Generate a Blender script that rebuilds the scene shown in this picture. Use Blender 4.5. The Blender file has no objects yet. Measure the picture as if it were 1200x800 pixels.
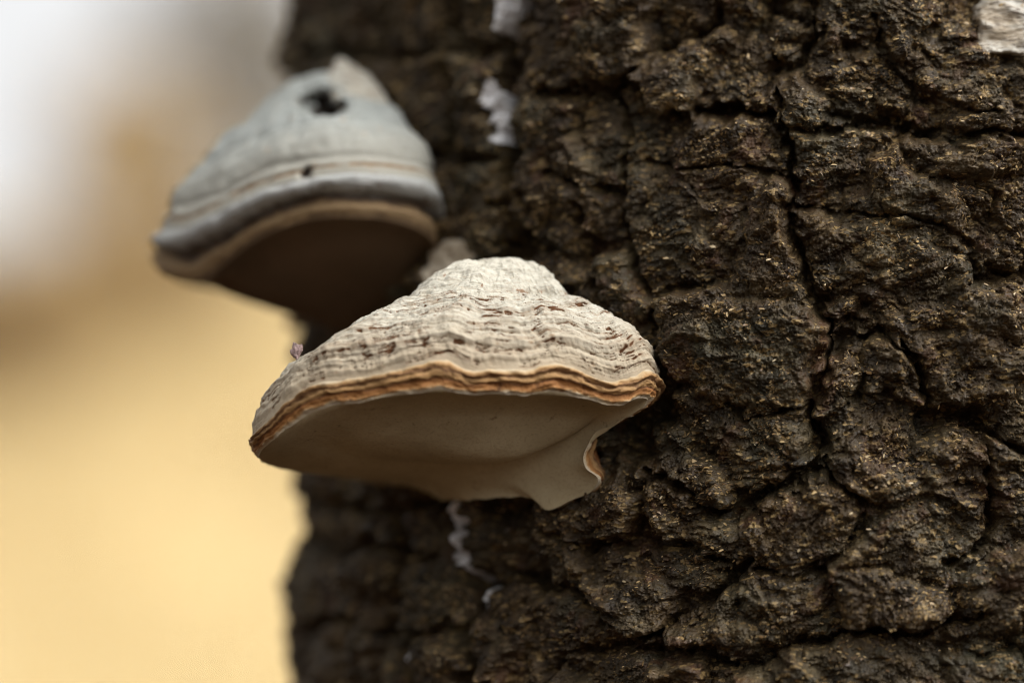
import bpy, math, heapq
import numpy as np
from mathutils import Vector
R_ = math.radians
rng = np.random.default_rng(7)
scene = bpy.context.scene
COL = scene.collection

# ------------------------------------------------------------------ camera
PITCH = R_(9.0)
LENS, SENS = 135.0, 36.0
DIST = 1.44                                   # camera to the plane of sharpness
Z0 = 1.62                                     # height of the picture's centre on the trunk
CAM = np.array([0.0, -DIST*math.cos(PITCH), Z0 - DIST*math.sin(PITCH)])
cd = bpy.data.cameras.new('camera'); cam = bpy.data.objects.new('camera', cd); COL.objects.link(cam)
cam.location = CAM.tolist(); cam.rotation_euler = (R_(90)+PITCH, 0, 0)
cd.lens = LENS; cd.sensor_width = SENS; cd.clip_start = 0.05; cd.clip_end = 6000
cd.dof.use_dof = True; cd.dof.focus_distance = DIST + 0.006; cd.dof.aperture_fstop = 2.2
scene.camera = cam

# ------------------------------------------------------------------ sky and sun (thin bright overcast, veiled sun high to the right)
SUN_EL, SUN_AZ = R_(50), math.atan2(0.85, -0.5)      # azimuth measured from +Y towards +X
w = bpy.data.worlds.new('World'); scene.world = w; w.use_nodes = True
nt = w.node_tree; nt.nodes.clear()
sky = nt.nodes.new('ShaderNodeTexSky'); sky.sky_type = 'NISHITA'; sky.sun_disc = False
sky.sun_elevation = SUN_EL; sky.sun_rotation = SUN_AZ
sky.air_density = 1.0; sky.dust_density = 6.0; sky.ozone_density = 1.0
hs = nt.nodes.new('ShaderNodeHueSaturation'); hs.inputs['Saturation'].default_value = 0.04
bg = nt.nodes.new('ShaderNodeBackground'); bg.inputs['Strength'].default_value = 0.13
wo = nt.nodes.new('ShaderNodeOutputWorld')
nt.links.new(sky.outputs[0], hs.inputs['Color']); nt.links.new(hs.outputs[0], bg.inputs[0]); nt.links.new(bg.outputs[0], wo.inputs[0])
sd = bpy.data.lights.new('sun', 'SUN'); sun = bpy.data.objects.new('sun', sd); COL.objects.link(sun)
sd.energy = 0.5; sd.angle = R_(60); sd.color = (1.0, 0.95, 0.86)
sdir = Vector((math.sin(SUN_AZ)*math.cos(SUN_EL), math.cos(SUN_AZ)*math.cos(SUN_EL), math.sin(SUN_EL)))
sun.rotation_euler = sdir.to_track_quat('Z', 'Y').to_euler(); sun.location = (30, 25, 40)
vs = scene.view_settings
vs.view_transform = 'Standard'; vs.look = 'None'; vs.gamma = 1.0; vs.use_curve_mapping = False
vs.exposure = 1.2
scene.cycles.use_denoising = True
scene.cycles.max_bounces = 6
scene.cycles.filter_width = 1.05

# ------------------------------------------------------------------ helpers
F = LENS/SENS*1200.0
cp, sp_ = math.cos(PITCH), math.sin(PITCH)
def ray(px, py):
    px = np.asarray(px, float); py = np.asarray(py, float)
    a = (px-600)/F; b = (400-py)/F
    return np.stack([a, cp - b*sp_, sp_ + b*cp], -1)
def at(px, py, Y):                             # the point on this line of sight at depth Y (a vertical plane)
    d = ray(px, py); t = (np.asarray(Y, float)-CAM[1])/d[..., 1]
    return CAM + d*t[..., None]
XC, YC, R0 = 0.151, 0.25, 0.2450                # trunk axis and mean radius
def on_trunk(px, py):                          # line of sight to bark: arc length s and height z
    d = ray(px, py); ox, oy = CAM[0]-XC, CAM[1]-YC
    A = d[..., 0]**2+d[..., 1]**2; B = ox*d[..., 0]+oy*d[..., 1]; C = ox*ox+oy*oy-R0*R0
    disc = np.maximum(B*B-A*C, 0); t = (-B-np.sqrt(disc))/A
    p = CAM + d*t[..., None]
    th = np.arctan2(p[..., 0]-XC, -(p[..., 1]-YC))
    return th*R0, p[..., 2]

def _hash(ix, iy, iz, seed):
    h = (ix.astype(np.uint32)*np.uint32(374761393) + iy.astype(np.uint32)*np.uint32(668265263)
         + iz.astype(np.uint32)*np.uint32(2147483647) + np.uint32((seed*1274126177) & 0xffffffff))
    h = (h ^ (h >> np.uint32(13)))*np.uint32(1274126177)
    h = (h ^ (h >> np.uint32(16)))*np.uint32(2246822519)
    return h ^ (h >> np.uint32(15))
def perlin2(x, y, seed=0):
    x = np.asarray(x, np.float32); y = np.asarray(y, np.float32)
    x0 = np.floor(x); y0 = np.floor(y); fx = x-x0; fy = y-y0
    ix = x0.astype(np.int64); iy = y0.astype(np.int64); z = np.zeros_like(ix)
    def g(dx, dy):
        a = _hash(ix+dx, iy+dy, z, seed).astype(np.float32)*np.float32(2*math.pi/4294967296.0)
        return np.cos(a)*(fx-dx)+np.sin(a)*(fy-dy)
    u = fx*fx*fx*(fx*(fx*6-15)+10); v = fy*fy*fy*(fy*(fy*6-15)+10)
    a = g(0, 0); b = g(1, 0); c = g(0, 1); d = g(1, 1)
    return ((a+(b-a)*u)*(1-v)+(c+(d-c)*u)*v)*1.5
def fbm(x, y, seed=0, octs=4, gain=.5, lac=2.03):
    r = 0; a = 1.0
    for i in range(octs):
        r = r + a*perlin2(x, y, seed+i*17); x = x*lac+3.1; y = y*lac-1.7; a *= gain
    return r
def worley2(x, y, seed=0):                     # F1, F2 and the random value of the nearest cell
    x = np.asarray(x, np.float32); y = np.asarray(y, np.float32)
    x0 = np.floor(x).astype(np.int64); y0 = np.floor(y).astype(np.int64); z = np.zeros_like(x0)
    f1 = np.full(x.shape, 9, np.float32); f2 = f1.copy(); idv = np.zeros_like(f1)
    for dx in (-1, 0, 1):
        for dy in (-1, 0, 1):
            h = _hash(x0+dx, y0+dy, z, seed)
            jx = (h & np.uint32(1023)).astype(np.float32)/1023; jy = ((h >> np.uint32(10)) & np.uint32(1023)).astype(np.float32)/1023
            d = (x0+dx+jx-x)**2+(y0+dy+jy-y)**2
            n = d < f1
            f2 = np.where(n, f1, np.minimum(f2, d)); f1 = np.where(n, d, f1)
            idv = np.where(n, ((h >> np.uint32(20)) & np.uint32(1023)).astype(np.float32)/1023, idv)
    return np.sqrt(f1), np.sqrt(f2), idv
def sm(a, b, x):
    t = np.clip((x-a)/(b-a), 0, 1); return t*t*(3-2*t)
def seg_dist(x, y, pts, wd):                   # signed-less distance to a polyline and the interpolated width along it
    best = np.full(x.shape, 9.0, np.float32); bw = np.full(x.shape, wd[0], np.float32)
    for i in range(len(pts)-1):
        (ax, ay), (bx, by) = pts[i], pts[i+1]
        dx, dy = bx-ax, by-ay; L = dx*dx+dy*dy+1e-12
        t = np.clip(((x-ax)*dx+(y-ay)*dy)/L, 0, 1)
        d = np.hypot(x-ax-t*dx, y-ay-t*dy); n = d < best
        best = np.where(n, d, best); bw = np.where(n, wd[i]+(wd[i+1]-wd[i])*t, bw)
    return best, bw
def in_poly(x, y, poly):
    c = np.zeros(x.shape, bool); n = len(poly); j = n-1
    for i in range(n):
        xi, yi = poly[i]; xj, yj = poly[j]
        c ^= ((yi > y) != (yj > y)) & (x < (xj-xi)*(y-yi)/(yj-yi+1e-12)+xi); j = i
    return c

def mesh_np(name, V, Q, mat, parent=None, attrs=None, smooth=True):
    V = np.ascontiguousarray(V.reshape(-1, 3), np.float32); Q = np.ascontiguousarray(Q, np.int32)
    k = Q.shape[1]; me = bpy.data.meshes.new(name)
    me.vertices.add(len(V)); me.vertices.foreach_set('co', V.ravel())
    me.loops.add(Q.size); me.loops.foreach_set('vertex_index', Q.ravel())
    me.polygons.add(len(Q)); me.polygons.foreach_set('loop_start', np.arange(0, Q.size, k, dtype=np.int32))
    me.polygons.foreach_set('use_smooth', np.full(len(Q), smooth))
    me.update(calc_edges=True)
    for an, arr in (attrs or {}).items():
        if arr.ndim == 1:
            a = me.attributes.new(an, 'FLOAT', 'POINT'); a.data.foreach_set('value', np.ascontiguousarray(arr, np.float32))
        else:
            a = me.attributes.new(an, 'FLOAT_VECTOR', 'POINT'); a.data.foreach_set('vector', np.ascontiguousarray(arr, np.float32).ravel())
    me.validate()
    me.materials.append(mat)
    o = bpy.data.objects.new(name, me); COL.objects.link(o)
    if parent: o.parent = parent; o.matrix_parent_inverse = parent.matrix_world.inverted()
    return o
def grid_quads(nr, nc, wrap=False, flip=False):
    r = np.arange(nr-1)[:, None]; c = np.arange(nc if wrap else nc-1)[None, :]; c2 = (c+1) % nc
    q = np.stack([r*nc+c, r*nc+c2, (r+1)*nc+c2, (r+1)*nc+c], -1).reshape(-1, 4)
    return q[:, ::-1] if flip else q
def sub_mesh(name, V, Q, mat, parent, attrs=None):
    u, inv = np.unique(Q.ravel(), return_inverse=True)
    return mesh_np(name, V[u], inv.reshape(Q.shape), mat, parent, {k: a[u] for k, a in (attrs or {}).items()})
def empty(name, loc, label, cat, group=None):
    o = bpy.data.objects.new(name, None); COL.objects.link(o); o.location = [float(v) for v in loc]
    o['label'] = label; o['category'] = cat
    if group: o['group'] = group
    bpy.context.view_layer.update(); return o

class N:                                       # small node-graph writer
    def __init__(s, name):
        s.m = bpy.data.materials.new(name); s.m.use_nodes = True; s.t = s.m.node_tree; s.t.nodes.clear()
        s.out = s.t.nodes.new('ShaderNodeOutputMaterial'); s.b = s.t.nodes.new('ShaderNodeBsdfPrincipled')
        s.t.links.new(s.b.outputs[0], s.out.inputs[0])
    def n(s, typ, ins=None, **kw):
        n = s.t.nodes.new('ShaderNode'+typ)
        for k, v in kw.items(): setattr(n, k, v)
        for k, v in (ins or {}).items(): s.set(n.inputs[k], v)
        return n
    def set(s, sock, v):
        if isinstance(v, bpy.types.NodeSocket): s.t.links.new(v, sock)
        else: sock.default_value = v
    def noise(s, vec, scale, detail=4, rough=.55, dist=0):
        return s.n('TexNoise', {'Vector': vec, 'Scale': scale, 'Detail': detail, 'Roughness': rough, 'Distortion': dist}).outputs[0]
    def ramp(s, f, stops, interp='LINEAR'):
        r = s.n('ValToRGB', {'Fac': f}); e = r.color_ramp.elements; r.color_ramp.interpolation = interp
        while len(e) < len(stops): e.new(0.5)
        for el, (p, c) in zip(e, stops):
            el.position = p; el.color = (*c, 1) if not isinstance(c, (int, float)) else (c, c, c, 1)
        return r.outputs[0]
    def mix(s, f, a, b, mode='MIX'):
        m = s.n('Mix', data_type='RGBA', blend_type=mode)
        for sock, v in ((m.inputs[0], f), (m.inputs[6], a), (m.inputs[7], b)):
            s.set(sock, (*v, 1) if isinstance(v, tuple) and len(v) == 3 else v)
        return m.outputs[2]
    def math(s, op, a, b=0.0):
        m = s.n('Math', operation=op); s.set(m.inputs[0], a); s.set(m.inputs[1], b); return m.outputs[0]
    def attr(s, name, out='Fac'): return s.n('Attribute', attribute_name=name).outputs[out]
    def obj(s): return s.n('TexCoord').outputs['Object']
    def scale(s, vec, sc): return s.n('Mapping', {'Vector': vec, 'Scale': sc}).outputs[0]
    def bump(s, h, strength, dist):
        s.set(s.b.inputs['Normal'], s.n('Bump', {'Height': h, 'Strength': strength, 'Distance': dist}).outputs[0])
    def fin(s, col, rough=.8, spec=.3):
        s.set(s.b.inputs['Base Color'], col if not isinstance(col, tuple) else (*col, 1))
        s.set(s.b.inputs['Roughness'], rough); s.b.inputs['Specular IOR Level'].default_value = spec
        return s.m

# ------------------------------------------------------------------ materials
def bark_mat():
    g = N('birch_bark'); o = g.obj()
    a = g.noise(o, 28, 5, .6); b = g.noise(o, 90, 5, .65); c = g.noise(o, 420, 4, .6)
    base = g.ramp(b, [(.3, (0.0137, 0.0076, 0.0027)), (.45, (0.0320, 0.0188, 0.0070)), (.6, (0.0548, 0.0340, 0.0140)), (.75, (0.1028, 0.0674, 0.0307))])
    base = g.mix(g.ramp(a, [(.45, 0.), (.62, 1.)]), base, g.ramp(b, [(.3, (0.0152, 0.0112, 0.0049)), (.5, (0.0426, 0.0317, 0.0150)), (.72, (0.1051, 0.0786, 0.0394))]))
    red = g.noise(o, 55, 4, .6, .6)
    base = g.mix(g.ramp(red, [(.56, 0.), (.68, .65)]), base, (.070, .031, .014))
    moss = g.noise(o, 19, 4, .6)
    base = g.mix(g.ramp(moss, [(.56, 0.), (.72, .5)]), base, (.040, .043, .025))
    v = g.n('TexVoronoi', {'Vector': g.scale(o, (430, 430, 900)), 'Scale': 1.0}); vc = g.n('SeparateColor', {'Color': v.outputs['Color']}).outputs
    pick = g.math('MULTIPLY', g.math('GREATER_THAN', vc[0], .80), g.ramp(g.noise(o, 60, 4, .7), [(.44, 0.), (.56, 1.)]))
    gold = g.mix(vc[1], (.11, .066, .024), (.31, .21, .085))
    col = g.mix(g.math('MULTIPLY', pick, .75), base, gold)
    h = g.math('ADD', g.math('MULTIPLY', c, .6), g.math('MULTIPLY', v.outputs['Distance'], .5))
    g.bump(h, 1.0, .0013)
    return g.fin(col, g.ramp(c, [(.3, .42), (.7, .72)]), .28)
def flake_mat():
    g = N('bark_flake'); t = g.attr('tone')
    col = g.ramp(t, [(0, (.06, .035, .018)), (.35, (.13, .075, .03)), (.6, (.26, .17, .07)), (.85, (.36, .25, .115)), (1, (.40, .31, .18))])
    return g.fin(col, .40, .3)
def white_mat(name, c1, c2, c3):
    g = N(name); o = g.obj()
    a = g.noise(g.scale(o, (1, 1, 2.4)), 70, 5, .65); b = g.noise(g.scale(o, (1, 1, 5)), 180, 5, .7)
    col = g.mix(g.ramp(a, [(.35, 0.), (.6, 1.)]), c1, c2)
    col = g.mix(g.ramp(b, [(.53, 0.), (.62, .85)]), col, c3)
    g.bump(b, .5, .0008)
    return g.fin(col, .6, .35)
def crust_mat(name, pale, grey, tan, brown, tan_amt, vein_amt):
    g = N(name); z = g.attr('zone', 'Vector'); o = g.obj()
    f = g.attr('frac'); ck = g.attr('crack'); halo = g.attr('halo'); hi = g.attr('knob')
    a = g.noise(g.scale(z, (1, 3.5, 1)), 45, 5, .6, .3); b = g.noise(g.scale(z, (1, 7, 1)), 110, 6, .68, .4); c = g.noise(o, 330, 5, .65)
    col = g.mix(g.ramp(a, [(.38, 0.), (.62, 1.)]), grey, pale)
    col = g.mix(g.ramp(b, [(.50, 0.), (.66, tan_amt)]), col, tan)
    col = g.mix(g.ramp(b, [(.27, vein_amt), (.36, 0.)]), col, tuple(v*.55 for v in grey))
    col = g.mix(g.ramp(c, [(.30, .55), (.44, 0.)]), col, tuple(v*.5 for v in tan))
    col = g.mix(g.ramp(hi, [(.0, 0.), (1., .6)]), col, tuple(min(1, v*1.1) for v in pale))
    spk = g.noise(o, 210, 3, .7)
    col = g.mix(g.ramp(spk, [(.64, 0.), (.69, .75)]), col, tuple(v*1.6 for v in brown))
    col = g.mix(g.ramp(f, [(.62, 0.), (.99, .8)]), col, tan)
    col = g.mix(g.math('MULTIPLY', halo, g.ramp(c, [(.35, .9), (.65, .25)])), col, tuple(.55*t+.45*b_ for t, b_ in zip(tan, brown)))
    col = g.mix(g.ramp(ck, [(.15, 0.), (.45, 1.)]), col, brown)
    g.bump(g.math('ADD', g.math('MULTIPLY', c, .5), g.math('MULTIPLY', b, .8)), .55, .0009)
    return g.fin(col, .78, .25)
def rim_mat(name, stops):
    g = N(name); o = g.obj(); b = g.attr('band'); z = g.attr('zone', 'Vector')
    n1 = g.noise(g.scale(z, (1, 2, 1)), 60, 4, .6); n2 = g.noise(o, 300, 5, .65)
    bb = g.math('ADD', b, g.math('MULTIPLY', g.math('SUBTRACT', n1, .5), .42))
    bb = g.math('ADD', bb, g.math('MULTIPLY', g.math('SUBTRACT', n2, .5), .20))
    col = g.ramp(bb, stops)
    col = g.mix(g.ramp(n2, [(.30, .7), (.42, 0.)]), col, (.10, .045, .018))
    pt = g.noise(o, 130, 3, .6)
    col = g.mix(g.ramp(pt, [(.66, 0.), (.71, .85)]), col, (.07, .028, .012))
    g.bump(g.math('ADD', n2, g.math('MULTIPLY', n1, .6)), .5, .0008)
    return g.fin(col, .75, .25)
def pore_mat(name, c1, c2, dot):
    g = N(name); o = g.obj()
    a = g.noise(o, 22, 4, .6); b = g.noise(o, 900, 2, .5); d = g.noise(g.scale(o, (1, 1, .6)), 240, 3, .6)
    col = g.mix(g.ramp(a, [(.35, 0.), (.65, 1.)]), c1, c2)
    col = g.mix(g.ramp(d, [(.66, 0.), (.72, .6)]), col, dot)
    col = g.mix(g.ramp(b, [(.3, .25), (.5, 0.)]), col, dot)
    g.bump(b, .35, .0004)
    return g.fin(col, .85, .2)
M_bark, M_flake = bark_mat(), flake_mat()
M_white = white_mat('white_birch_bark', (.80, .80, .82), (.60, .59, .59), (.12, .09, .065))
M_palebark = white_mat('pale_tan_bark', (.60, .53, .42), (.48, .41, .31), (.22, .15, .09))
M_tanbark = white_mat('pale_peeling_bark', (.42, .40, .35), (.27, .22, .155), (.07, .045, .025))
M_crust = crust_mat('weathered_fungus_crust', (.50, .475, .40), (.36, .335, .275), (.31, .24, .155), (.11, .046, .017), .65, .5)
M_rim = rim_mat('amber_fungus_margin', [(0, (0.376, 0.316, 0.230)), (.06, (0.376, 0.275, 0.156)), (.16, (0.282, 0.158, 0.063)), (.29, (0.094, 0.041, 0.016)), (.38, (0.282, 0.165, 0.070)),
        (.52, (0.268, 0.148, 0.055)), (.57, (0.081, 0.033, 0.013)), (.63, (0.201, 0.083, 0.024)), (.80, (0.221, 0.096, 0.027)), (.87, (0.309, 0.172, 0.067)), (.93, (0.416, 0.343, 0.237)), (1, (0.369, 0.309, 0.230))])
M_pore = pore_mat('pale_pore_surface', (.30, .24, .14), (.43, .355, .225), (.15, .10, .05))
M_crust2 = crust_mat('smooth_grey_crust', (.32, .335, .315), (.265, .28, .265), (.31, .285, .23), (.24, .15, .075), .25, .25)
M_rim2 = rim_mat('tan_fungus_margin', [(0, (.31, .315, .30)), (.33, (.30, .295, .28)), (.46, (.06, .047, .036)), (.52, (.075, .05, .033)), (.64, (.22, .145, .075)), (.84, (.21, .14, .072)), (.95, (.10, .062, .032)), (1, (.08, .05, .026))])
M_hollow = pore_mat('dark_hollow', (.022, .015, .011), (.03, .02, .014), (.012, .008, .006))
M_notch = pore_mat('amber_notch', (.16, .06, .018), (.24, .10, .032), (.06, .025, .01))
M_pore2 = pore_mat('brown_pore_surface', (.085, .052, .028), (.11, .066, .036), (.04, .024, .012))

# ------------------------------------------------------------------ ground, hillside
def terrain_h(x, y):
    n = fbm(x*.05+9, y*.05, 91, 4)
    rise = np.clip((y-10)/54, 0, 1)**1.12*14.2 + sm(60, 200, y)*6
    tilt = 1 + .012*np.clip(x+2, -60, 60)
    return rise*tilt + n*.5*sm(4, 30, y) + .04*fbm(x*.7, y*.7, 33, 3)
def far_axis(lo, hi, n, p=2.4):
    t = np.linspace(-1, 1, n); return np.sign(t)*np.abs(t)**p*np.where(t < 0, -lo, hi)
gx = far_axis(-900, 900, 260); gy = far_axis(-600, 1500, 300)
GX, GY = np.meshgrid(gx, gy); GZ = terrain_h(GX, GY)
def grass_ground():
    g = N('dry_grass_ground'); o = g.obj()
    a = g.noise(o, .35, 5, .6); b = g.noise(o, 6, 5, .65)
    col = g.ramp(a, [(.3, (.48, .355, .17)), (.5, (.54, .42, .215)), (.7, (.56, .46, .27))])
    col = g.mix(g.ramp(b, [(.35, .5), (.6, 0.)]), col, (.48, .35, .17))
    yy = g.n('SeparateXYZ', {'Vector': o}).outputs['Y']
    dark_n = g.noise(o, 26, 5, .7); near_dark = g.ramp(dark_n, [(.3, (.018, .012, .008)), (.5, (.05, .03, .017)), (.68, (.11, .065, .03))])  # unseen near ground, given a dark tone to cut bounced light under the fungi
    edge_ = g.math('ADD', yy, g.math('MULTIPLY', g.math('SUBTRACT', a, .5), 14.0))
    mr = g.n('MapRange', {'Value': edge_, 'From Min': 11.0, 'From Max': 14.0})
    col = g.mix(mr.outputs[0], near_dark, col)
    g.bump(b, .6, .05)
    return g.fin(col, .95, .1)
M_ground = grass_ground()
gr = mesh_np('ground', np.stack([GX, GY, GZ], -1), grid_quads(*GX.shape), M_ground); gr['kind'] = 'structure'
# tufts of dry grass over the slope in view
nT = 9000
ty = 13+rng.random(nT)**.8*58; tx = (rng.random(nT)-.62)*(.34*ty+6)
tz = terrain_h(tx, ty); nb = 7
base = np.repeat(np.stack([tx, ty, tz-.03], -1), nb, 0); m = len(base)
ang = rng.random(m)*2*math.pi; ln = .22+rng.random(m)*.45; lean = .1+rng.random(m)*.35
off = np.stack([np.cos(ang), np.sin(ang), 0*ang], -1); side = np.stack([-np.sin(ang), np.cos(ang), 0*ang], -1)
base = base+off*(rng.random(m)*.12)[:, None]; wd = (.006+.008*rng.random(m))[:, None]
mid = base+off*(ln*lean*.4)[:, None]+np.array([0, 0, 1.])*(ln*.6)[:, None]; tip = base+off*(ln*lean)[:, None]+np.array([0, 0, 1.])*ln[:, None]
GV = np.stack([base-side*wd, base+side*wd, mid+side*wd*.7, mid-side*wd*.7, tip], 1).reshape(-1, 3)
i0 = np.arange(m)*5
GT = np.concatenate([np.stack([i0, i0+1, i0+2], -1), np.stack([i0, i0+2, i0+3], -1), np.stack([i0+3, i0+2, i0+4], -1)])
g_ = N('dry_grass_blade'); M_blade = g_.fin(g_.ramp(g_.attr('tone'), [(0, (.46, .33, .15)), (.5, (.56, .44, .23)), (1, (.60, .51, .32))]), .8, .2)
go = mesh_np('dry_grass', GV, GT, M_blade, None, {'tone': np.repeat(rng.random(m), 5)})
go['kind'] = 'stuff'; go['label'] = 'pale golden dry grass covering the slope behind the tree'; go['category'] = 'grass'

# ------------------------------------------------------------------ trees and shrubs on the far slope (out of focus)
def tube(pts, rad, k=7):
    pts = np.array(pts, float); V = []; Q = []
    for i, p in enumerate(pts):
        d = pts[min(i+1, len(pts)-1)]-pts[max(i-1, 0)]; d /= np.linalg.norm(d)+1e-9
        u = np.cross(d, [0.3, 1, .1]); u /= np.linalg.norm(u); v = np.cross(d, u)
        for j in range(k):
            a = 2*math.pi*j/k; V.append(p+rad[i]*(math.cos(a)*u+math.sin(a)*v))
    for i in range(len(pts)-1):
        for j in range(k): Q.append((i*k+j, i*k+(j+1) % k, (i+1)*k+(j+1) % k, (i+1)*k+j))
    return np.array(V), np.array(Q)
def leafmat(name, stops):
    g = N(name); return g.fin(g.ramp(g.attr('tone'), stops), .7, .2)
M_wood = N('grey_brown_wood'); M_wood = M_wood.fin(M_wood.ramp(M_wood.noise(M_wood.obj(), 6), [(.3, (.06, .045, .035)), (.7, (.16, .13, .10))]), .9, .1)
M_brownleaf = leafmat('brown_autumn_leaf', [(0, (.18, .11, .05)), (.5, (.34, .23, .11)), (1, (.46, .34, .18))])
M_goldleaf = leafmat('gold_autumn_leaf', [(0, (.34, .22, .10)), (.5, (.48, .35, .17)), (1, (.58, .46, .25))])
M_twig = leafmat('grey_twig', [(0, (.20, .18, .15)), (1, (.44, .41, .36))])
def tree(name, label, cat, x, y, height, spread, nleaf, lmat, seed, leaf=.07, low=.15, group=None):
    r = np.random.default_rng(seed); z = float(terrain_h(np.array([x]), np.array([y]))[0])
    e = empty(name, (x, y, z), label, cat, group)
    VV, QQ, n0 = [], [], 0; tips = []
    def add(p, rd):
        nonlocal n0
        V, Q = tube(p, rd); VV.append(V); QQ.append(Q+n0); n0 += len(V)
    tr = height*.022
    path = [np.array([x+math.sin(k*1.3+seed)*.02*height*k/6, y+.015*height*math.cos(k*1.7), z-.15+height*.92*k/6]) for k in range(7)]
    add(path, [tr*(1-.13*k) for k in range(7)])
    for k in range(16):
        f = low+(.95-low)*r.random(); i = min(int(f*6), 5); p = path[i]+(path[i+1]-path[i])*(f*6-i)
        a = r.random()*6.283; L = spread*(1.05-f*.55)*(.6+.5*r.random())
        d = np.array([math.cos(a), math.sin(a), .55+.5*r.random()]); q = p+d*L*.5; e2 = p+d*L*np.array([1, 1, 1.1])
        add([p, q, e2], [tr*.4, tr*.25, tr*.08]); tips += [q, e2]
        for _ in range(3):
            dd = d+r.normal(0, .6, 3); t2 = q+dd*L*.45; add([q, (q+t2)/2, t2], [tr*.18, tr*.12, tr*.04]); tips.append(t2)
    mesh_np('trunk', np.concatenate(VV), np.concatenate(QQ), M_wood, e)
    tips = np.array(tips); c = tips[r.integers(0, len(tips), nleaf)]+r.normal(0, .13*spread, (nleaf, 3))
    u = r.normal(0, 1, (nleaf, 3)); u /= np.linalg.norm(u, axis=1)[:, None]; v = np.cross(u, r.normal(0, 1, (nleaf, 3))); v /= np.linalg.norm(v, axis=1)[:, None]
    s = (leaf*(.6+.8*r.random(nleaf)))[:, None]
    LV = np.stack([c-u*s, c+v*s*.45, c+u*s, c-v*s*.45], 1).reshape(-1, 3)
    mesh_np('crown', LV, np.arange(nleaf*4).reshape(-1, 4), lmat, e, {'tone': np.repeat(r.random(nleaf), 4)}, smooth=False)
    return e
def bearing(px, Y): return float((px-600)/F*(Y-CAM[1])/cp*1.02)
BG_TREES = [  # px, depth, height, spread, leaves, material, seed, leaf, name, label, category
    (150, 52, 3.3, 1.25, 9000, M_goldleaf, 3, .11, 'brown_shrub', 'tall golden brown autumn shrub rising against the white sky', 'shrub'),
    (20, 40, 1.7, 1.1, 3600, M_brownleaf, 5, .08, 'brown_shrub', 'low dark brown bush on the golden slope below the white sky', 'shrub'),
    (95, 46, 1.6, 1.0, 3000, M_goldleaf, 8, .08, 'golden_shrub', 'low golden bush on the slope between the two brown shrubs', 'shrub'),
    (262, 60, 5.2, 1.7, 4200, M_twig, 11, .10, 'bare_tree', 'grey twiggy bare tree on the crest behind the upper fungus', 'tree'),
    (335, 58, 4.4, 1.6, 3800, M_twig, 14, .10, 'bare_tree', 'grey twiggy bare tree on the crest hidden partly by the trunk', 'tree'),
    (215, 47, 1.5, 1.1, 3000, M_brownleaf, 17, .08, 'brown_shrub', 'small brown bush on the crest left of the upper fungus', 'shrub'),
]
for px, Y, h, s_, nl, mt, sd_, lf, nm, lb, ct in BG_TREES:
    tree(nm, lb, ct, bearing(px, Y), Y, h, s_, nl, mt, sd_, lf)

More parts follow.
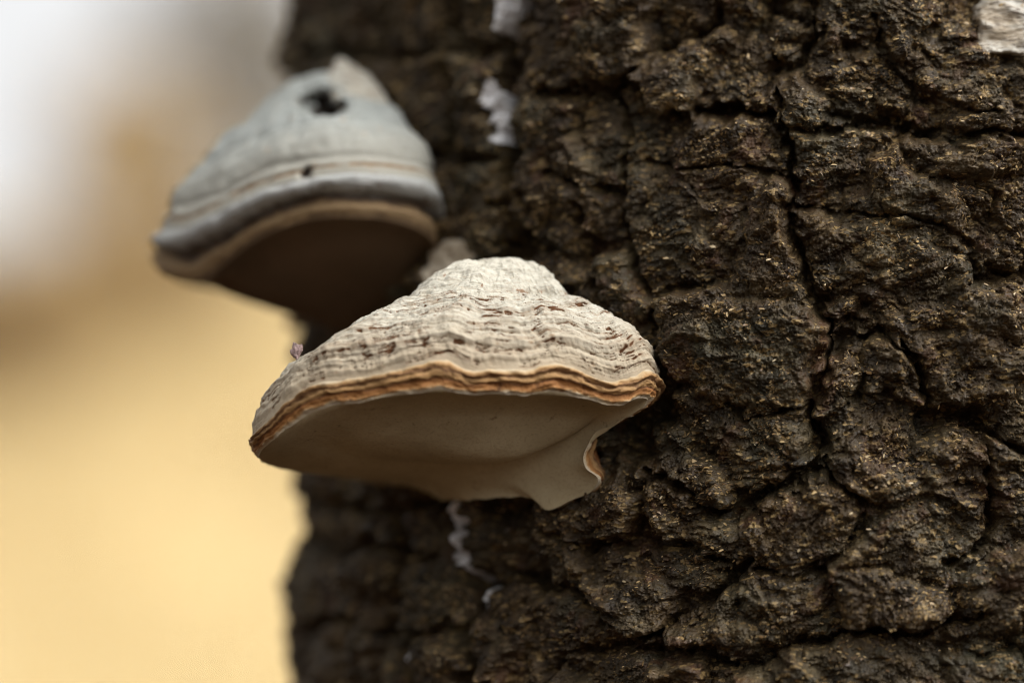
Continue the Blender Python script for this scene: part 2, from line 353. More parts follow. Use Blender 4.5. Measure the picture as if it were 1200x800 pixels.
# ------------------------------------------------------------------ the birch: bark as a relief of plates between fissures
tree_e = empty('birch_tree', (XC, YC, 0), 'thick old birch trunk with dark brown deeply cracked bark carrying two bracket fungi', 'tree')
PX = lambda pts: list(zip(*[a.tolist() for a in on_trunk(*np.array(pts, float).T)]))
def fiss(pts, depth, wmm):                      # pixels traced along a crack, depth and half-width in mm
    wl = wmm if isinstance(wmm, (list, tuple)) else [wmm]*len(pts)
    return PX(pts), depth*.0013, [v*.00125 for v in wl]
FISS = [
    fiss([(790, 128), (825, 131), (860, 136), (905, 142), (922, 150)], 9, [1.5, 2.5, 3, 2.2, 1]),
    fiss([(922, 150), (975, 155), (1040, 145), (1080, 160), (1120, 160), (1160, 150), (1210, 168)], 7, [1.2, 1.6, 2, 2.4, 2.2, 1.8, 1.8]),
    fiss([(1060, 100), (1085, 110), (1120, 120), (1160, 130)], 5, [1.5, 2.5, 2.5, 1.2]),
    fiss([(905, 60), (912, 90), (918, 125), (922, 150), (930, 200), (927, 250), (935, 280), (947, 310), (950, 345), (962, 352)], 8, [1, 1.2, 1, 1.2, 1.5, 1.8, 2, 2.2, 2.4, 2]),
    fiss([(962, 352), (972, 380), (967, 400), (967, 430), (958, 462), (945, 475), (925, 477)], 7, [2, 1.6, 1.8, 1.6, 2.2, 2, 1]),
    fiss([(970, 395), (990, 400), (1022, 393), (1045, 405), (1060, 412)], 6, [1, 1.8, 2.2, 1.5, 1]),
    fiss([(1140, 338), (1165, 328), (1210, 318)], 7, [1.2, 2.4, 2.4]),
    fiss([(760, 352), (790, 345), (830, 338)], 5, 1.6),
    fiss([(945, 475), (960, 500), (966, 520), (950, 545), (925, 570), (870, 597), (845, 600), (815, 570), (785, 560), (755, 556)], 11, [1.5, 2.2, 2.8, 3.4, 3.2, 3, 3, 2, 1.6, 1]),
    fiss([(966, 540), (975, 565), (1005, 580), (1020, 600), (1014, 625), (990, 650)], 7, [1, 1.8, 2.2, 2, 1.4, 1]),
    fiss([(880, 655), (868, 668), (850, 690), (815, 708), (775, 735), (745, 750)], 10, [1, 2.4, 3.4, 3.4, 2.6, 1.2]),
    fiss([(745, 760), (820, 772), (890, 786), (912, 760), (960, 753), (1000, 740)], 8, [1.5, 2.8, 3, 2, 1.6, 1]),
    fiss([(1055, 400), (1065, 415), (1080, 440), (1085, 470), (1085, 495), (1105, 482), (1140, 490), (1170, 510), (1210, 532)], 9, [1, 1.5, 1.8, 2.2, 3, 3, 2.2, 2, 2]),
    fiss([(1160, 510), (1166, 560), (1166, 620), (1140, 652), (1100, 660)], 6, [1.5, 1.8, 2, 1.5, 1]),
    fiss([(1005, 745), (1040, 742), (1072, 745), (1112, 728), (1150, 725)], 7, [1.2, 2, 2.4, 1.8, 1]),
    fiss([(1000, 640), (960, 665), (930, 672), (885, 665)], 5, [1, 1.6, 1.4, 1]),
    fiss([(632, 106), (650, 110), (680, 108), (705, 110), (725, 95), (745, 78)], 9, [1.5, 2.5, 3, 2.4, 1.8, 1]),
    fiss([(745, 78), (770, 60), (800, 50), (830, 30), (840, -10)], 5, [1, 1.5, 1.5, 1.5, 1.2]),
    fiss([(720, 110), (735, 170), (728, 230), (742, 290), (760, 350), (775, 400), (782, 430)], 6, [1, 1.6, 1.5, 2, 1.8, 1.6, 1.5]),
    fiss([(745, 190), (790, 200), (840, 190), (925, 205)], 4, [1, 1.4, 1.2, .8]),
    fiss([(640, 200), (680, 215), (728, 228)], 5, [1, 1.8, 1.2]),
    fiss([(672, 240), (690, 280), (700, 330), (720, 370)], 6, [1, 2, 2.4, 1.5]),
    fiss([(950, -10), (958, 40), (940, 80), (915, 95)], 6, [1, 1.6, 1.6, 1]),
    fiss([(1020, 20), (1035, 60), (1060, 100)], 5, [1, 1.8, 1.4]),
    fiss([(930, 240), (990, 255), (1060, 250), (1110, 270), (1145, 300), (1150, 335)], 4, [.8, 1.2, 1, 1.2, 1.4, 1.2]),
    fiss([(850, 470), (880, 490), (925, 477)], 4, 1.2),
    fiss([(640, 620), (690, 640), (740, 632), (800, 640), (868, 668)], 5, [1, 2, 1.6, 1.5, 1.2]),
    fiss([(575, 668), (620, 690), (680, 700), (745, 750)], 6, [1.4, 2.4, 2, 1.5]),
    fiss([(640, 810), (660, 770), (745, 755)], 5, 1.6),
    # vertical furrow where the smooth pale bark shows, and furrows on the receding side
    fiss([(598, -30), (590, 60), (576, 130), (590, 200), (596, 290), (570, 420), (535, 560), (527, 640), (548, 710), (556, 820)], 14, [5, 5, 4.5, 5, 6, 6, 6, 4, 4, 5]),
    fiss([(520, -20), (500, 60), (515, 140), (480, 250), (455, 400), (440, 560), (470, 660), (455, 720), (475, 830)], 9, 4),
    fiss([(430, -20), (420, 60), (440, 160), (415, 300), (395, 450), (390, 600), (400, 700), (385, 830)], 8, 4),
    fiss([(340, 640), (380, 655), (430, 640), (500, 660)], 8, 3.5), fiss([(345, 740), (400, 730), (470, 745), (540, 740)], 7, 3),
    fiss([(345, 590), (420, 605), (520, 592)], 6, 3), fiss([(360, 60), (430, 75), (510, 60), (590, 72)], 6, 3), fiss([(470, 180), (540, 195), (600, 190)], 6, 3),
]
PIT = [((737, 512), 11.5, 15), ((712, 540), 8, 12), ((770, 480), 7, 13), ((583, 597), 10, 9), ((610, 592), 9, 9), ((550, 25), 5, 3), ((910, 92), 5, 9), ((700, 108), 5, 8), ((1088, 492), 6, 10), ((858, 598), 7, 10), ((960, 522), 6, 10), ((805, 715), 7, 10), ((1165, 330), 5, 8), ((640, 108), 4, 8), ((985, 402), 4, 7), ((690, 300), 5, 8), ((1120, 160), 5, 7), ((900, 780), 7, 9), ((1020, 600), 5, 8), ((735, 640), 5, 7), ((1000, 60), 5, 7)]
PIT = [(PX([c])[0], r*.001, d*.001) for c, r, d in PIT]

TH0, TH1, THM = R_(-112), R_(26), R_(-52)
z_lo = float(at(600, 860, 0)[2])-.012; z_hi = float(at(600, -70, 0.2)[2])+.012
ths = np.concatenate([np.linspace(TH0, THM, 300, endpoint=False), np.linspace(THM, TH1, 790)])
zs = np.linspace(z_lo, z_hi, 760)
S, Z = np.meshgrid((ths*R0).astype(np.float32), zs.astype(np.float32))
def bark_base(S, Z):                            # the relief without plates and traced cracks, metres
    wx = fbm(S*30, Z*30, 11, 3)*.006; wz = fbm(S*30+40, Z*30, 12, 3)*.006
    s = S+wx; z = Z+wz
    h = .0062*fbm(S*9, Z*7, 1, 3)
    f1, f2, _ = worley2(s*75, z*95, 2); h = h + 0.0068*(.55-f1)*(.5+.9*sm(-.2, .4, perlin2(S*25, Z*25, 21)))
    f1, f2, iv = worley2(s*190+wz*300, z*260, 3); h = h + .0030*(.5-f1) + .0018*(iv-.5)
    t = fbm(S*14, Z*14, 5, 2)*1.1                # lamellae, their dip turning from place to place
    c_, s_ = np.cos(t), np.sin(t); a = s*c_+z*s_; b = -s*s_+z*c_
    lam = perlin2(a*130, b*720, 6); h = h + .0010*lam*sm(-.3, .35, perlin2(S*38, Z*38, 22))
    f1, f2, iv = worley2(a*420, b*800, 7); h = h + .0015*(.5-f1) + .0014*(iv-.5)*sm(-.1, .3, perlin2(S*55, Z*55, 23))
    h = h + .0006*perlin2(s*1100, z*1100, 8)
    return h, wx, wz
Hb, WX, WZ = bark_base(S, Z)
# traced cracks
jx = fbm(S*120, Z*120, 41, 3)*.0016; jz = fbm(S*120, Z*120, 42, 3)*.0016
rough = 1+.55*fbm(S*200, Z*200, 43, 2)
HF = np.zeros_like(S); nearF = np.full(S.shape, 1.0, np.float32)
colS = S[0]; rowZ = Z[:, 0]
for pts, dp, wl in FISS:
    ps = [p[0] for p in pts]; pz = [p[1] for p in pts]; mg = max(wl)*6+.010
    c0, c1 = np.searchsorted(colS, [min(ps)-mg, max(ps)+mg]); r0, r1 = np.searchsorted(rowZ, [min(pz)-mg, max(pz)+mg])
    if c1 <= c0 or r1 <= r0: continue
    sl = (slice(r0, r1), slice(c0, c1))
    d, wv = seg_dist(S[sl]+jx[sl]*1.3+WX[sl]*.35, Z[sl]+jz[sl]*1.3+WZ[sl]*.35, pts, wl)
    wv = wv*np.clip(rough[sl], .25, 2)*.75*(.55+.9*sm(-.35, .35, fbm(S[sl]*70, Z[sl]*70, 44, 2)))
    g = np.exp(-(d/wv)**2.2)
    HF[sl] = np.minimum(HF[sl], -dp*g*np.clip(.55+.45*rough[sl], .4, 1.3)); nearF[sl] = np.minimum(nearF[sl], d)
for (cs, cz), r, dp in PIT:
    d = np.hypot(S-cs+jx*2, (Z-cz)+jz*2); HF = np.minimum(HF, -dp*np.exp(-(d/r)**3))
# plates: flooded from seeds, the cracks are the dear ground between them
CE = .0016
ns = int((colS[-1]-colS[0])/CE)+1; nz = int((rowZ[-1]-rowZ[0])/CE)+1
ci = np.linspace(0, S.shape[1]-1, ns).astype(int); ci = np.searchsorted(colS, np.linspace(colS[0], colS[-1], ns)).clip(0, S.shape[1]-1)
ri = np.linspace(0, S.shape[0]-1, nz).astype(int)
cost = 1+9*sm(.0005, .004, -HF[np.ix_(ri, ci)])*3+1.4*np.abs(fbm(S*60, Z*60, 51, 2))[np.ix_(ri, ci)]*3
lab = np.full((nz, ns), -1, np.int32); D = np.full((nz, ns), 1e9); heap = []; k = 0
step = 22
for iy, r in enumerate(range(step//2, nz, step)):
    for c in range(step//2+(iy % 2)*step//2, ns, step):
        rr = int(np.clip(r+rng.integers(-8, 9), 0, nz-1)); cc = int(np.clip(c+rng.integers(-8, 9), 0, ns-1))
        D[rr, cc] = 0; lab[rr, cc] = k; heapq.heappush(heap, (0.0, rr, cc, k)); k += 1
NP = k
costl = cost.tolist(); Dl = D.tolist(); Ll = lab.tolist()
while heap:
    d, r, c, l = heapq.heappop(heap)
    if d > Dl[r][c]: continue
    Ll[r][c] = l
    for dr, dc, e in ((1, 0, 1), (-1, 0, 1), (0, 1, 1), (0, -1, 1), (1, 1, 1.41), (-1, 1, 1.41), (1, -1, 1.41), (-1, -1, 1.41)):
        a, b = r+dr, c+dc
        if 0 <= a < nz and 0 <= b < ns:
            nd = d+e*costl[a][b]
            if nd < Dl[a][b]: Dl[a][b] = nd; heapq.heappush(heap, (nd, a, b, l))
lab = np.array(Ll)
edge = np.zeros(lab.shape, bool)
edge[:, 1:] |= lab[:, 1:] != lab[:, :-1]; edge[1:] |= lab[1:] != lab[:-1]
dist = np.where(edge, 0, 99).astype(float)
for _ in range(9):
    p = np.pad(dist, 1, mode='edge')
    for dr, dc, e in ((0, 1, 1), (2, 1, 1), (1, 0, 1), (1, 2, 1), (0, 0, 1.41), (2, 2, 1.41), (0, 2, 1.41), (2, 0, 1.41)):
        dist = np.minimum(dist, p[dr:dr+nz, dc:dc+ns]+e)
def smooth(a, n):
    for _ in range(n):
        p = np.pad(a, 1, mode='edge'); a = (p[:-2, 1:-1]+p[2:, 1:-1]+p[1:-1, :-2]+p[1:-1, 2:]+2*a)/6
    return a
po = rng.normal(0, .0026, NP); tlt = rng.normal(0, .30, NP); tls = rng.normal(0, .20, NP)
cz_ = np.array([np.mean(np.nonzero(lab == i)[0]) if (lab == i).any() else 0 for i in range(NP)])
cs_ = np.array([np.mean(np.nonzero(lab == i)[1]) if (lab == i).any() else 0 for i in range(NP)])
rr, cc = np.meshgrid(np.arange(nz), np.arange(ns), indexing='ij')
plate_h = po[lab] + (tlt[lab]+.06)*(rr-cz_[lab])*CE*.6 + tls[lab]*(cc-cs_[lab])*CE*.6
plate_h = smooth(plate_h, 1)
def lookup(a, s, z):
    u = np.clip((s-colS[0])/CE, 0, ns-1.001); v = np.clip((z-rowZ[0])/CE, 0, nz-1.001)
    i = u.astype(int); j = v.astype(int); fu = u-i; fv = v-j
    return (a[j, i]*(1-fu)+a[j, i+1]*fu)*(1-fv)+(a[j+1, i]*(1-fu)+a[j+1, i+1]*fu)*fv
dB = lookup(dist, S+jx, Z+jz)*CE
Hp = lookup(plate_h, S+jx, Z+jz)
ckd = .0001+.0042*sm(.05, .7, fbm(S*35, Z*35, 61, 3))
Hp = Hp - ckd*np.exp(-(dB/(.0011*np.clip(rough, .4, 2)))**1.5) + .0042*(1-np.exp(-dB/.007)) - .0025
u = np.clip(((S+jx)-colS[0])/CE+.5, 0, ns-1).astype(int); v = np.clip(((Z+jz)-rowZ[0])/CE+.5, 0, nz-1).astype(int)
LAB = lab[v, u]
# smooth pale bark that shows where the dark bark is split
WP = [([(576, -40), (604, -40), (600, 2), (590, 26), (575, 42), (569, 36), (572, 16)], 0),
      ([(564, 116), (571, 90), (576, 112), (582, 150), (580, 172), (572, 164), (566, 142)], 0),
      ([(517, 588), (529, 590), (532, 620), (530, 640), (539, 672), (535, 682), (526, 662), (520, 640), (515, 612)], 0),
      ([(550, 690), (560, 698), (558, 716), (550, 706)], 0), ([(462, 760), (478, 768), (474, 790), (462, 786)], 0),
      ([(1143, 24), (1150, 8), (1172, -4), (1180, -40), (1240, -40), (1240, 50), (1200, 66), (1175, 64), (1152, 60)], 1),
      ([(496, 300), (513, 286), (542, 284), (552, 300), (530, 328), (498, 336)], 2)]
WID = np.full(S.shape, -1, np.int32); jw = 1.0
for i, (poly, mt) in enumerate(WP):
    WID[in_poly(S+jx*jw, Z+jz*jw, PX(poly))] = i
wm = (WID >= 0).astype(np.float32)
for _ in range(4):
    p = np.pad(wm, 1, mode='edge'); wm = (p[:-2, 1:-1]+p[2:, 1:-1]+p[1:-1, :-2]+p[1:-1, 2:]+wm)/5
tanm = np.isin(WID, [i for i, (_, m_) in enumerate(WP) if m_ >= 1])
smoothH = .0045*fbm(S*9, Z*7, 1, 3)+np.where(tanm, .0010, .0005)+.0011*fbm(S*90, Z*200, 71, 3)+HF*np.where(tanm, 0, .3)
H = Hb+Hp+HF
H = H*(1-wm)+smoothH*wm
# step where the front face breaks off into the receding side
se = PX([(626, 60)])[0][0]
H = H + .005*sm(se-.012, se+.002, S+jx*4) - .0035
th = S/R0; Rr = R0+H
sag = -.35*np.clip(H-.0005, -.006, .006)        # ledges hang over a little
P = np.stack([XC+Rr*np.sin(th), YC-Rr*np.cos(th), Z+sag+jz*.6], -1).reshape(-1, 3)
Q = grid_quads(*S.shape)
fl = LAB[:-1, :-1].ravel(); fw = np.maximum(np.maximum(WID[:-1, :-1], WID[1:, 1:]), np.maximum(WID[1:, :-1], WID[:-1, 1:])).ravel()
for i in range(NP):
    f = (fl == i) & (fw < 0)
    if f.sum() > 12: sub_mesh('bark_plate', P, Q[f], M_bark, tree_e)
for i, (poly, mt) in enumerate(WP):
    f = fw == i
    if f.any():
        o = sub_mesh('pale_bark_patch', P, Q[f], (M_white, M_tanbark, M_palebark)[mt], tree_e)
        o['label'] = 'tan peeling strip of pale birch bark' if mt else 'white strip of smooth birch bark in a furrow'
# the rest of the trunk, coarser, running under the plates
zt = np.concatenate([np.linspace(-.12, z_lo-.02, 150), np.linspace(z_lo-.012, z_hi+.012, 60), np.linspace(z_hi+.02, 5.2, 330)])
tt = np.linspace(-math.pi, math.pi, 220, endpoint=False)
T2, Z2 = np.meshgrid(tt, zt); S2 = T2*R0
Hc, _, _ = bark_base(S2.astype(np.float32), Z2.astype(np.float32))
f1, f2, iv = worley2(S2*26+fbm(S2*20, Z2*20, 3, 2)*.4, Z2*20, 77); Hc = Hc - .011*np.exp(-((f2-f1)/.13)**1.5)+.004*(iv-.5)
inside = sm(TH0-.06, TH0+.06, T2)*(1-sm(TH1-.06, TH1+.06, T2))*sm(z_lo-.02, z_lo+.02, Z2)*(1-sm(z_hi-.02, z_hi+.02, Z2))
flare = .16*np.exp(-np.maximum(Z2, 0)/.16)*(1+.35*np.cos(T2*5+.7)) - .004*np.maximum(Z2-Z0, 0)*3 + .004*np.maximum(Z0-Z2, 0)*2*(Z2 < Z0-.2)
seam = sm(0, .35, math.pi-np.abs(T2))
R2 = R0-.004+Hc*(.25+.75*seam)+flare-.030*inside
P2 = np.stack([XC+R2*np.sin(T2), YC-R2*np.cos(T2), Z2], -1)
mesh_np('trunk', P2, grid_quads(*T2.shape, wrap=True), M_bark, tree_e)
# thin golden flakes lifting from the bark
Pg = P.reshape(*S.shape, 3); du = np.gradient(Pg, axis=1); dv = np.gradient(Pg, axis=0); Ng = np.cross(du, dv); Ng /= np.linalg.norm(Ng, axis=-1)[..., None]+1e-12
dens = .06+sm(.05, .6, fbm(S*45, Z*45, 81, 3))*(WID < 0)*(HF > -.003)*np.where(th > THM, 1.0, .22); dens = np.cumsum(dens.ravel()); nf = 36000
idx = np.searchsorted(dens, rng.random(nf)*dens[-1]).clip(0, S.size-1)
c = P[idx]; n = Ng.reshape(-1, 3)[idx]
zt_ = np.array([0, 0, 1.]); tgt = np.cross(zt_, n); tgt /= np.linalg.norm(tgt, axis=1)[:, None]+1e-9; up = np.cross(n, tgt)
ro = rng.normal(0, .55, nf)[:, None]; uu = tgt*np.cos(ro)+up*np.sin(ro); vv = -tgt*np.sin(ro)+up*np.cos(ro)
tl = rng.normal(.25, .35, nf)[:, None]; vv = vv*np.cos(tl)+n*np.sin(tl); nn = np.cross(uu, vv)
ll = (.00030+.0009*rng.random(nf)**2.2)[:, None]; hh = ll*(.18+.32*rng.random(nf))[:, None]
c = c+n*.00022
FV = np.stack([c-uu*ll-vv*hh*.7, c-uu*ll*.2-vv*hh+nn*hh*.2, c+uu*ll-vv*hh*.5, c+uu*ll*.8+vv*hh*.8, c-uu*.1*ll+vv*hh*1.1+nn*hh*.2, c-uu*ll*.9+vv*hh*.5], 1).reshape(-1, 3)
i0 = np.arange(nf)*6
FQ = np.concatenate([np.stack([i0, i0+1, i0+4, i0+5], -1), np.stack([i0+1, i0+2, i0+3, i0+4], -1)])
o = mesh_np('bark_flakes', FV, FQ, M_flake, tree_e, {'tone': np.repeat(np.clip(rng.normal(.52, .27, nf), 0, 1), 6)}, smooth=False)
o['kind'] = 'stuff'

# ------------------------------------------------------------------ bracket fungi
def project(Pw):
    d = Pw-CAM; dep_ = d[..., 1]*cp+d[..., 2]*sp_; upv = -d[..., 1]*sp_+d[..., 2]*cp
    return np.stack([600+F*d[..., 0]/dep_, 400-F*upv/dep_], -1)
def spline(pts, tt):                            # closed Catmull-Rom (centripetal-like by chord), tt in 0..n
    n = len(pts); i = np.floor(tt).astype(int) % n; f = (tt-np.floor(tt))[:, None]
    p0, p1, p2, p3 = pts[(i-1) % n], pts[i], pts[(i+1) % n], pts[(i+2) % n]
    return .5*((2*p1)+(-p0+p2)*f+(2*p0-5*p1+4*p2-p3)*f**2+(-p0+3*p1-3*p2+p3)*f**3)
def normals(G):
    a = np.gradient(G, axis=1); b = np.gradient(G, axis=0)
    a[:, 0] = G[:, 1]-G[:, -1]; a[:, -1] = G[:, 0]-G[:, -2]
    n = np.cross(a, b); return n/(np.linalg.norm(n, axis=-1)[..., None]+1e-12)
def lsm(a, n):                                   # smooth along the closed loop
    for _ in range(n): a = (np.roll(a, 1, -1)+np.roll(a, -1, -1)+2*a)/4
    return a
def fungus(e, RIM, dense, apex, prof, centre, mats, seed, NV, NHID, NT, NB, NU, zones, crackf, bandshape, relief, recess, relax=0, dents=(), deepen=0.0, zamp=1.0, notch=None):
    T = np.array([at(a[0], a[1], a[2]) for a, b in RIM]); B = np.array([at(b[0], b[1], b[2]) for a, b in RIM])
    n = len(RIM); d0, d1 = dense
    tt = np.concatenate([np.linspace(d0, d1, NV, endpoint=False), np.linspace(d1, d0+n, NHID, endpoint=False)])
    Ts = spline(T, tt % n); Bs = spline(B, tt % n); A = at(*apex)
    a0 = np.cumsum(np.linalg.norm(np.roll(Ts, -1, 0)-Ts, axis=1)); kk = np.sin(np.pi*a0/a0[-1])**.5
    Ts[:, 2] += kk*relief*(.0013*fbm(a0*75, a0*0, seed+40, 3)); Bs[:, 2] += kk*relief*(.0009*fbm(a0*80, a0*0+4, seed+41, 3))
    seg = np.linalg.norm(np.roll(Ts, -1, 0)-Ts, axis=1); arc = np.cumsum(seg)-seg[0]
    k = np.sin(np.pi*np.clip(arc/arc[-1], 0, 1))**.25                        # noise fades to the hidden seam
    # --- top
    f = np.linspace(0.004, 1, NT)**.92; f = f/f[-1]
    drop = np.interp(f, *prof)
    for _ in range(3): drop[1:-1] = (drop[:-2]+2*drop[1:-1]+drop[2:])/4
    Hh = A[2]-Ts[:, 2].mean(); Rm = np.linalg.norm((Ts-A)[:, :2], axis=1).max()
    ql = np.concatenate([[0], np.cumsum(np.hypot(np.diff(f)*Rm, np.diff(drop)*Hh*1.4))]); ql /= ql[-1]
    f2_ = np.interp(np.linspace(0, 1, NT), ql, f); drop = np.interp(f2_, f, drop); f = f2_; f[0] = .003
    WWq, AA = np.meshgrid(np.linspace(0, 1, NT), arc, indexing='ij')
    FF = np.repeat(f[:, None], len(arc), 1)
    wob = (.020*fbm(AA*28, FF*3, seed, 3)+.012*fbm(AA*90, FF*9, seed+1, 3))*np.clip((1-FF)*9, 0, 1)*k
    fw = np.clip(FF+wob, 0, 1.0)
    dr = np.interp(fw, f, drop)
    d = Ts-A
    G = A+np.stack([d[None, :, 0]*FF, d[None, :, 1]*FF, d[None, :, 2]*dr], -1)
    nr = normals(G)
    if nr[NT//2, NV//2, 2] < 0: nr = -nr
    h = np.zeros_like(FF); W = WWq+wob; X_, Y_ = G[..., 0]+.3*G[..., 2], G[..., 1]+.25*G[..., 2]
    for (c, wdt, amp) in zones:
        c_ = c+.016*fbm(AA*30, AA*0+c*50, seed+5, 3)*k; h += zamp*amp*np.exp(-((W-c_)/wdt)**2)
    fade = sm(0, .10, FF)*np.clip((1-WWq)*22, 0, 1)*k
    stripes = perlin2(W*34+fbm(X_*26, Y_*26+W*2, seed+9, 3)*1.1, AA*7, seed+2)
    fine = perlin2(W*95+fbm(X_*60, Y_*60, seed+19, 3)*1.4, AA*14, seed+18)
    h += fade*relief*(.00035*stripes + .0003*fine + .0012*fbm(X_*55, Y_*55, seed+3, 4) + .0016*fbm(X_*22, Y_*22, seed+4, 2) + .0003*fbm(X_*420, Y_*420, seed+8, 3))
    if crackf:
        q = W*crackf+fbm(X_*34, Y_*34+W*4, seed+6, 4)*1.1; rid = 1-np.abs(perlin2(q, AA*15+W*3, seed+7))*8.5
        q2 = W*crackf*2.1+fbm(X_*70, Y_*70+W*9, seed+16, 4)*1.2; rid2 = 1-np.abs(perlin2(q2, AA*42, seed+17))*9
        zmid = sm(.34, .46, W)*np.clip((1-WWq)*40, 0, 1)
        patch = sm(-.06, .28, fbm(AA*36, W*9+3, seed+10, 3)+.16*np.exp(-((W-.78)/.16)**2)+.10*np.exp(-((W-.50)/.06)**2)+.10)
        patch2 = sm(.0, .30, fbm(AA*62, W*16+8, seed+11, 3)+.24*np.exp(-((W-.84)/.18)**2)+.07)
        ck = np.clip(np.maximum(rid*patch, rid2*patch2*.95), 0, 1)*zmid
        halo = np.clip(1-np.abs(perlin2(q, AA*15+W*3, seed+7))*2.6, 0, 1)*patch*zmid*k
        ck *= sm(-.4, .05, fbm(X_*260, Y_*260+W*20, seed+12, 2))*k
    else:
        halo = 0*FF; ck = .9*np.exp(-((W-.955-.008*fbm(AA*40, AA*0, seed+13, 3))/(.007+.004*fbm(AA*90, AA*0+7, seed+15, 2)))**2)*sm(-1.0, .3, fbm(AA*110, AA*0+2, seed+14, 2))
    h -= .0011*sm(.25, .8, ck)
    TOP = G+nr*h[..., None]
    holes = np.zeros(FF.shape, np.int8); TOP0 = TOP.copy(); q_ = project(TOP0)
    for dx, dy, rd, dp in dents:
        near = np.hypot(q_[..., 0]-dx, q_[..., 1]-dy) < 3; cand = TOP0[near]
        if len(cand) == 0: continue
        c_ = cand[np.argmin(cand[:, 1])]; dd = np.linalg.norm(TOP0-c_, axis=-1)*(1+.28*fbm(TOP0[..., 0]*230, TOP0[..., 2]*230, seed+60, 3))
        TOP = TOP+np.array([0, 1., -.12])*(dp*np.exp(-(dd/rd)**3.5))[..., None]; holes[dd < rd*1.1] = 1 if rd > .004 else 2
    zone = np.stack([AA, W*(Rm+Hh), AA*0], -1)
    knob = np.exp(-(FF/.33)**4)
    at_top = {'frac': WWq.ravel(), 'crack': ck.ravel(), 'halo': halo.ravel(), 'knob': knob.ravel(), 'zone': zone.reshape(-1, 3)}
    Qt = grid_quads(NT, len(tt), wrap=True)
    hq = holes.ravel()[Qt]; fh = (hq > 0).all(1)
    fn = np.zeros(len(Qt), bool)
    if notch:
        tc = np.tile(tt % n, NT-1); rw = np.repeat(FF[:-1, 0], len(tt)); fn = (tc > notch[0]) & (tc < notch[1]) & (rw > .3)
        sub_mesh('notch_wall', TOP.reshape(-1, 3), Qt[fn], M_notch, e)
    CR = sub_mesh('crust', TOP.reshape(-1, 3), Qt[~fh & ~fn], mats[0], e, at_top)
    for kind_, nm_ in ((1, 'hollow'), (2, 'scar')):
        fk = (hq == kind_).all(1)
        if fk.any(): sub_mesh(nm_, TOP.reshape(-1, 3), Qt[fk], M_hollow, CR)
    # --- margin band, bellied and stepped
    bb = np.linspace(0, 1, NB); BBm, AB = np.meshgrid(bb, arc, indexing='ij')
    GB = TOP[-1][None]*(1-BBm)[..., None]+Bs[None]*BBm[..., None]
    out = Ts-A; out[:, 2] = 0; out /= np.linalg.norm(out, axis=1)[:, None]+1e-9
    prof_b = np.interp(BBm+.05*fbm(AB*60, BBm*2, seed+20, 2), *bandshape)*(1+.35*fbm(AB*45, AB*0, seed+21, 3))
    env = np.clip(BBm*12, 0, 1)*np.clip((1-BBm)*8, 0, 1)
    hb = (prof_b+relief*.0011*fbm(AB*130, BBm*3.5, seed+22, 4))*env*k
    GB = GB+out[None]*hb[..., None]
    mesh_np('rim', GB, grid_quads(NB, len(tt), wrap=True), mats[1], e, {'band': BBm.ravel(), 'zone': np.stack([AB, BBm*.01, AB*0], -1).reshape(-1, 3)})
    # --- pore surface
    C = at(*centre); uu_ = np.linspace(0, 1, NU)**1.3; U, AU = np.meshgrid(uu_, arc, indexing='ij')
    B2 = lsm(Bs.T, 30).T; B3 = lsm(B2.T, 900).T
    m1 = sm(0, .3, U)[..., None]; m2 = sm(.1, .8, U)[..., None]; BL = Bs[None]*(1-m1)+(B2[None]*(1-m2)+B3[None]*m2)*m1
    GU = BL*(1-U)[..., None]+C*U[..., None]
    for it in range(relax):
        st = (1, 5, 17)[it % 3]; av = (np.roll(GU, st, 1)+np.roll(GU, -st, 1)+np.roll(GU, -1, 0)+np.roll(GU, 1, 0))*.25
        wt = np.clip(np.arange(1, NU-1)/10., 0, 1)[:, None, None]*.7
        GU[1:-1] = GU[1:-1]*(1-wt)+av[1:-1]*wt; GU[-1] = GU[-2].mean(0)
    GU = CAM+(GU-CAM)*(1+deepen*sm(0, .42, np.linspace(0, 1, NU)))[:, None, None]
    x, y = GU[..., 0], GU[..., 1]
    GU[..., 2] += (recess*np.exp(-((U-.13)/.12)**2)*np.clip(U*25, 0, 1) + .0006*fbm(x*16, y*16, seed+30, 2)*np.clip(U*8, 0, 1)
                   + .00012*fbm(x*200, y*200, seed+31, 3)*np.clip(U*12, 0, 1))
    mesh_np('pore_surface', GU, grid_quads(NU, len(tt), wrap=True), mats[2], e)
    return CR

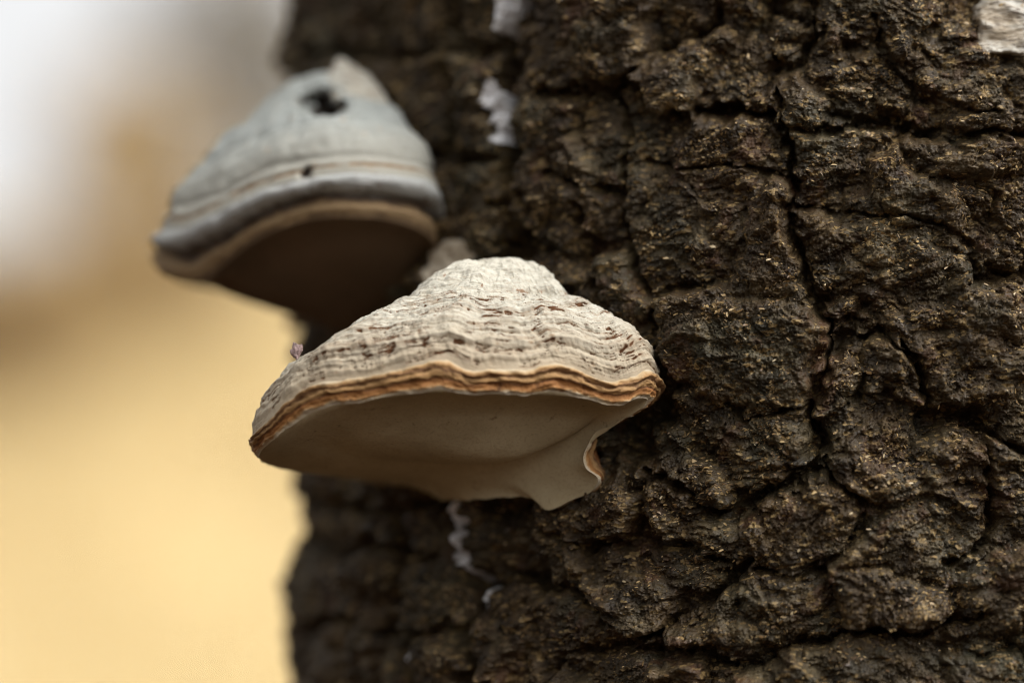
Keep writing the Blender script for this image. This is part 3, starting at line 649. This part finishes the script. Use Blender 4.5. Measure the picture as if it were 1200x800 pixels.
def dep(y): return y*.4 if y < 0 else y
RIM1 = [((470, 545, .13), (470, 572, .125)), ((400, 540, .100), (404, 560, .098)), ((345, 533, .070), (350, 553, .070)), ((309, 527, .045), (319, 546, .047)),
        ((296, 516, .022), (304, 536, .026)), ((299, 509, .008), (308, 526, .010)), ((316, 496, -.008), (322, 511, -.006)), ((334, 476, -.020), (342, 495, -.018)),
        ((359, 461, -.031), (367, 480, -.029)), ((380, 450, -.038), (392, 472, -.037)), ((426, 444, -.046), (424, 467, -.043)), ((455, 438, -.049), (459, 461, -.047)),
        ((480, 432, -.051), (488, 457, -.049)), ((505, 426, -.051), (513, 452, -.049)), ((522, 428, -.050), (530, 457, -.048)), ((547, 435, -.048), (555, 459, -.046)),
        ((572, 434, -.045), (585, 457, -.043)), ((620, 436, -.039), (613, 460, -.038)), ((652, 430, -.031), (643, 457, -.032)), ((680, 438, -.023), (670, 460, -.024)),
        ((705, 449, -.016), (692, 465, -.018)), ((728, 445, -.010), (710, 472, -.012)), ((748, 442, -.003), (732, 470, -.005)), ((766, 440, .007), (756, 462, .004)),
        ((772, 450, .022), (758, 470, .010)), ((762, 470, .030), (746, 482, .012)), ((727, 490, .034), (722, 495, .015)), ((692, 506, .036), (700, 507, .018)),
        ((692, 527, .033), (685, 529, .020)), ((699, 546, .034), (686, 548, .021)), ((704, 557, .038), (701, 563, .025)), ((692, 573, .045), (684, 580, .031)),
        ((652, 588, .055), (642, 597, .037)), ((625, 578, .06), (622, 583, .043)), ((565, 575, .085), (560, 584, .058)), ((530, 562, .11), (525, 586, .08))]
RIM1 = [((a[0], a[1]-(3 if 5 < i < 24 else 0), dep(a[2])), (b[0], b[1]+(3 if 5 < i < 24 else 0), dep(b[2]))) for i, (a, b) in enumerate(RIM1)]
PROF1 = ([0, .10, .19, .27, .335, .37, .43, .51, .63, .73, .82, .90, .955, .985, 1], [0, .010, .038, .088, .155, .235, .29, .35, .44, .52, .595, .68, .77, .86, 1])
f1e = empty('bracket_fungus', at(640, 590, .03), 'pale grey bracket fungus with cracked crust, orange brown rim and cream underside', 'fungus', 'bracket fungi growing on the birch trunk')
Z1 = [(.33, .03, .0016), (.40, .02, -.0012), (.47, .02, .0010), (.55, .012, -.0006), (.62, .016, .0010), (.68, .010, -.0008), (.74, .016, .0012), (.80, .010, -.0010), (.86, .016, .0013), (.91, .010, -.0010), (.955, .014, .0010)]
top1 = fungus(f1e, RIM1, (2.0, 25.5), (588, 303, .030), PROF1, (600, 545, .012), (M_crust, M_rim, M_pore), 200, 980, 120, 300, 44, 64, Z1, 26,
       ([0, .12, .22, .34, .40, .5, .58, .64, .8, .9, 1], [.0008, .0020, .0023, .0014, .0019, .0021, .0012, .0010, .0012, .0015, 0]), 1.0, .0020, 240, (), .009, .6, (26.3, 33.5))

c2 = lambda x, y: (150+x/2.16, 30+y/2.16)
def r2(tx, ty, bx, by, Y): return ((*c2(tx, ty), Y), (*c2(bx, by), Y+.006))
RIM2 = [r2(560, 640, 560, 760, .17), r2(440, 640, 450, 740, .21), r2(330, 610, 345, 690, .215), r2(230, 600, 245, 672, .195), r2(140, 590, 150, 655, .165),
        r2(92, 540, 76, 616, .135), r2(80, 524, 62, 596, .120), r2(96, 516, 96, 634, .105), r2(135, 512, 185, 652, .094), r2(200, 484, 245, 605, .082),
        r2(300, 434, 315, 552, .070), r2(400, 398, 400, 512, .061), r2(500, 377, 485, 490, .056), r2(600, 372, 590, 488, .055), r2(690, 380, 680, 500, .060),
        r2(760, 392, 745, 525, .068), r2(785, 420, 775, 560, .080), r2(780, 470, 770, 610, .095), r2(720, 560, 720, 690, .12), r2(640, 600, 640, 760, .14)]
PROF2 = ([0, .10, .245, .335, .425, .51, .67, .785, .84, .88, .94, .975, 1], [0, .01, .03, .11, .22, .32, .43, .535, .62, .72, .81, .89, 1])
f2e = empty('bracket_fungus', at(440, 380, .12), 'smooth blue grey bracket fungus with dark brown underside and a hole near its top', 'fungus', 'bracket fungi growing on the birch trunk')
Z2_ = [(.50, .05, .002), (.66, .03, -.0015), (.80, .05, .002), (.90, .02, -.0015)]
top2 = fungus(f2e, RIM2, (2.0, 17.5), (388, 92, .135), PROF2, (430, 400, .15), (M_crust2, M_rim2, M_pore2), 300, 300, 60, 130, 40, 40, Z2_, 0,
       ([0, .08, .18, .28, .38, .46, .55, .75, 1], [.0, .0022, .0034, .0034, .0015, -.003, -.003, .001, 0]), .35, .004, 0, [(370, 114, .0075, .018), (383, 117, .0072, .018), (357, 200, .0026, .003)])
# broken pale lobe and the hollow beside it on the upper fungus
def lump(name, pts, Y, thick, mat, parent, seed, ragged=.0, bumpy=.0016, lean=0.0):
    poly = np.array([at(x, y, Y+lean*(160-y)) for x, y in pts]); c = poly.mean(0); n = 96
    loop = spline(poly, np.linspace(0, len(poly), n, endpoint=False)); k = 26
    aa = np.linspace(0, 2*math.pi, n, endpoint=False); loop = c+(loop-c)*(1+ragged*fbm(np.cos(aa)*2.5, np.sin(aa)*2.5, seed+50, 4))[:, None]
    rr_ = np.concatenate([np.linspace(0.01, 1, k), np.linspace(.98, .3, 8)]); V = []
    for i, f_ in enumerate(rr_):
        p = c+(loop-c)*f_; zf = math.sqrt(max(0, 1-min(f_, 1)**2.2)); s = 1 if i < k else -1
        nz_ = fbm(p[:, 0]*160, p[:, 2]*160, seed, 4)*bumpy*(1-f_)
        V.append(p+np.array([0, -1., 0])*(s*thick*zf+nz_)[:, None])
    V = np.array(V); fr = np.repeat(rr_[:, None], n, 1).ravel()*.3
    return mesh_np(name, V, grid_quads(len(rr_), n, wrap=True), mat, parent)
M_lobe = white_mat('broken_pale_context', (.46, .43, .36), (.36, .34, .29), (.24, .17, .10))
o = lump('broken_lobe', [(388, 80), (400, 69), (420, 80), (440, 95), (458, 124), (472, 164), (448, 158), (418, 146), (398, 132), (388, 112), (380, 94)], .090, .007, M_lobe, top2, 5, .05, .0022, .00034)
o['label'] = 'pale broken lobe at the top of the fungus'

# ------------------------------------------------------------------ the scrap of dry leaf caught on the lower fungus
g_ = N('dry_leaf_scrap'); M_scrap = g_.fin(g_.ramp(g_.noise(g_.obj(), 500, 4), [(.35, (.08, .05, .045)), (.55, (.20, .13, .12)), (.7, (.30, .22, .20))]), .6, .4)
pts = [(343, 404), (346, 401), (349, 405), (353, 402), (355, 408), (353, 414), (350, 420), (352, 428), (350, 434), (347, 432), (347, 422), (343, 418), (340, 411)]
Ysc = .012
o = lump('leaf_scrap', pts, Ysc, .0012, M_scrap, None, 9, .2)
o['label'] = 'tiny shrivelled brown leaf scrap sticking up on the lower fungus edge'; o['category'] = 'leaf scrap'
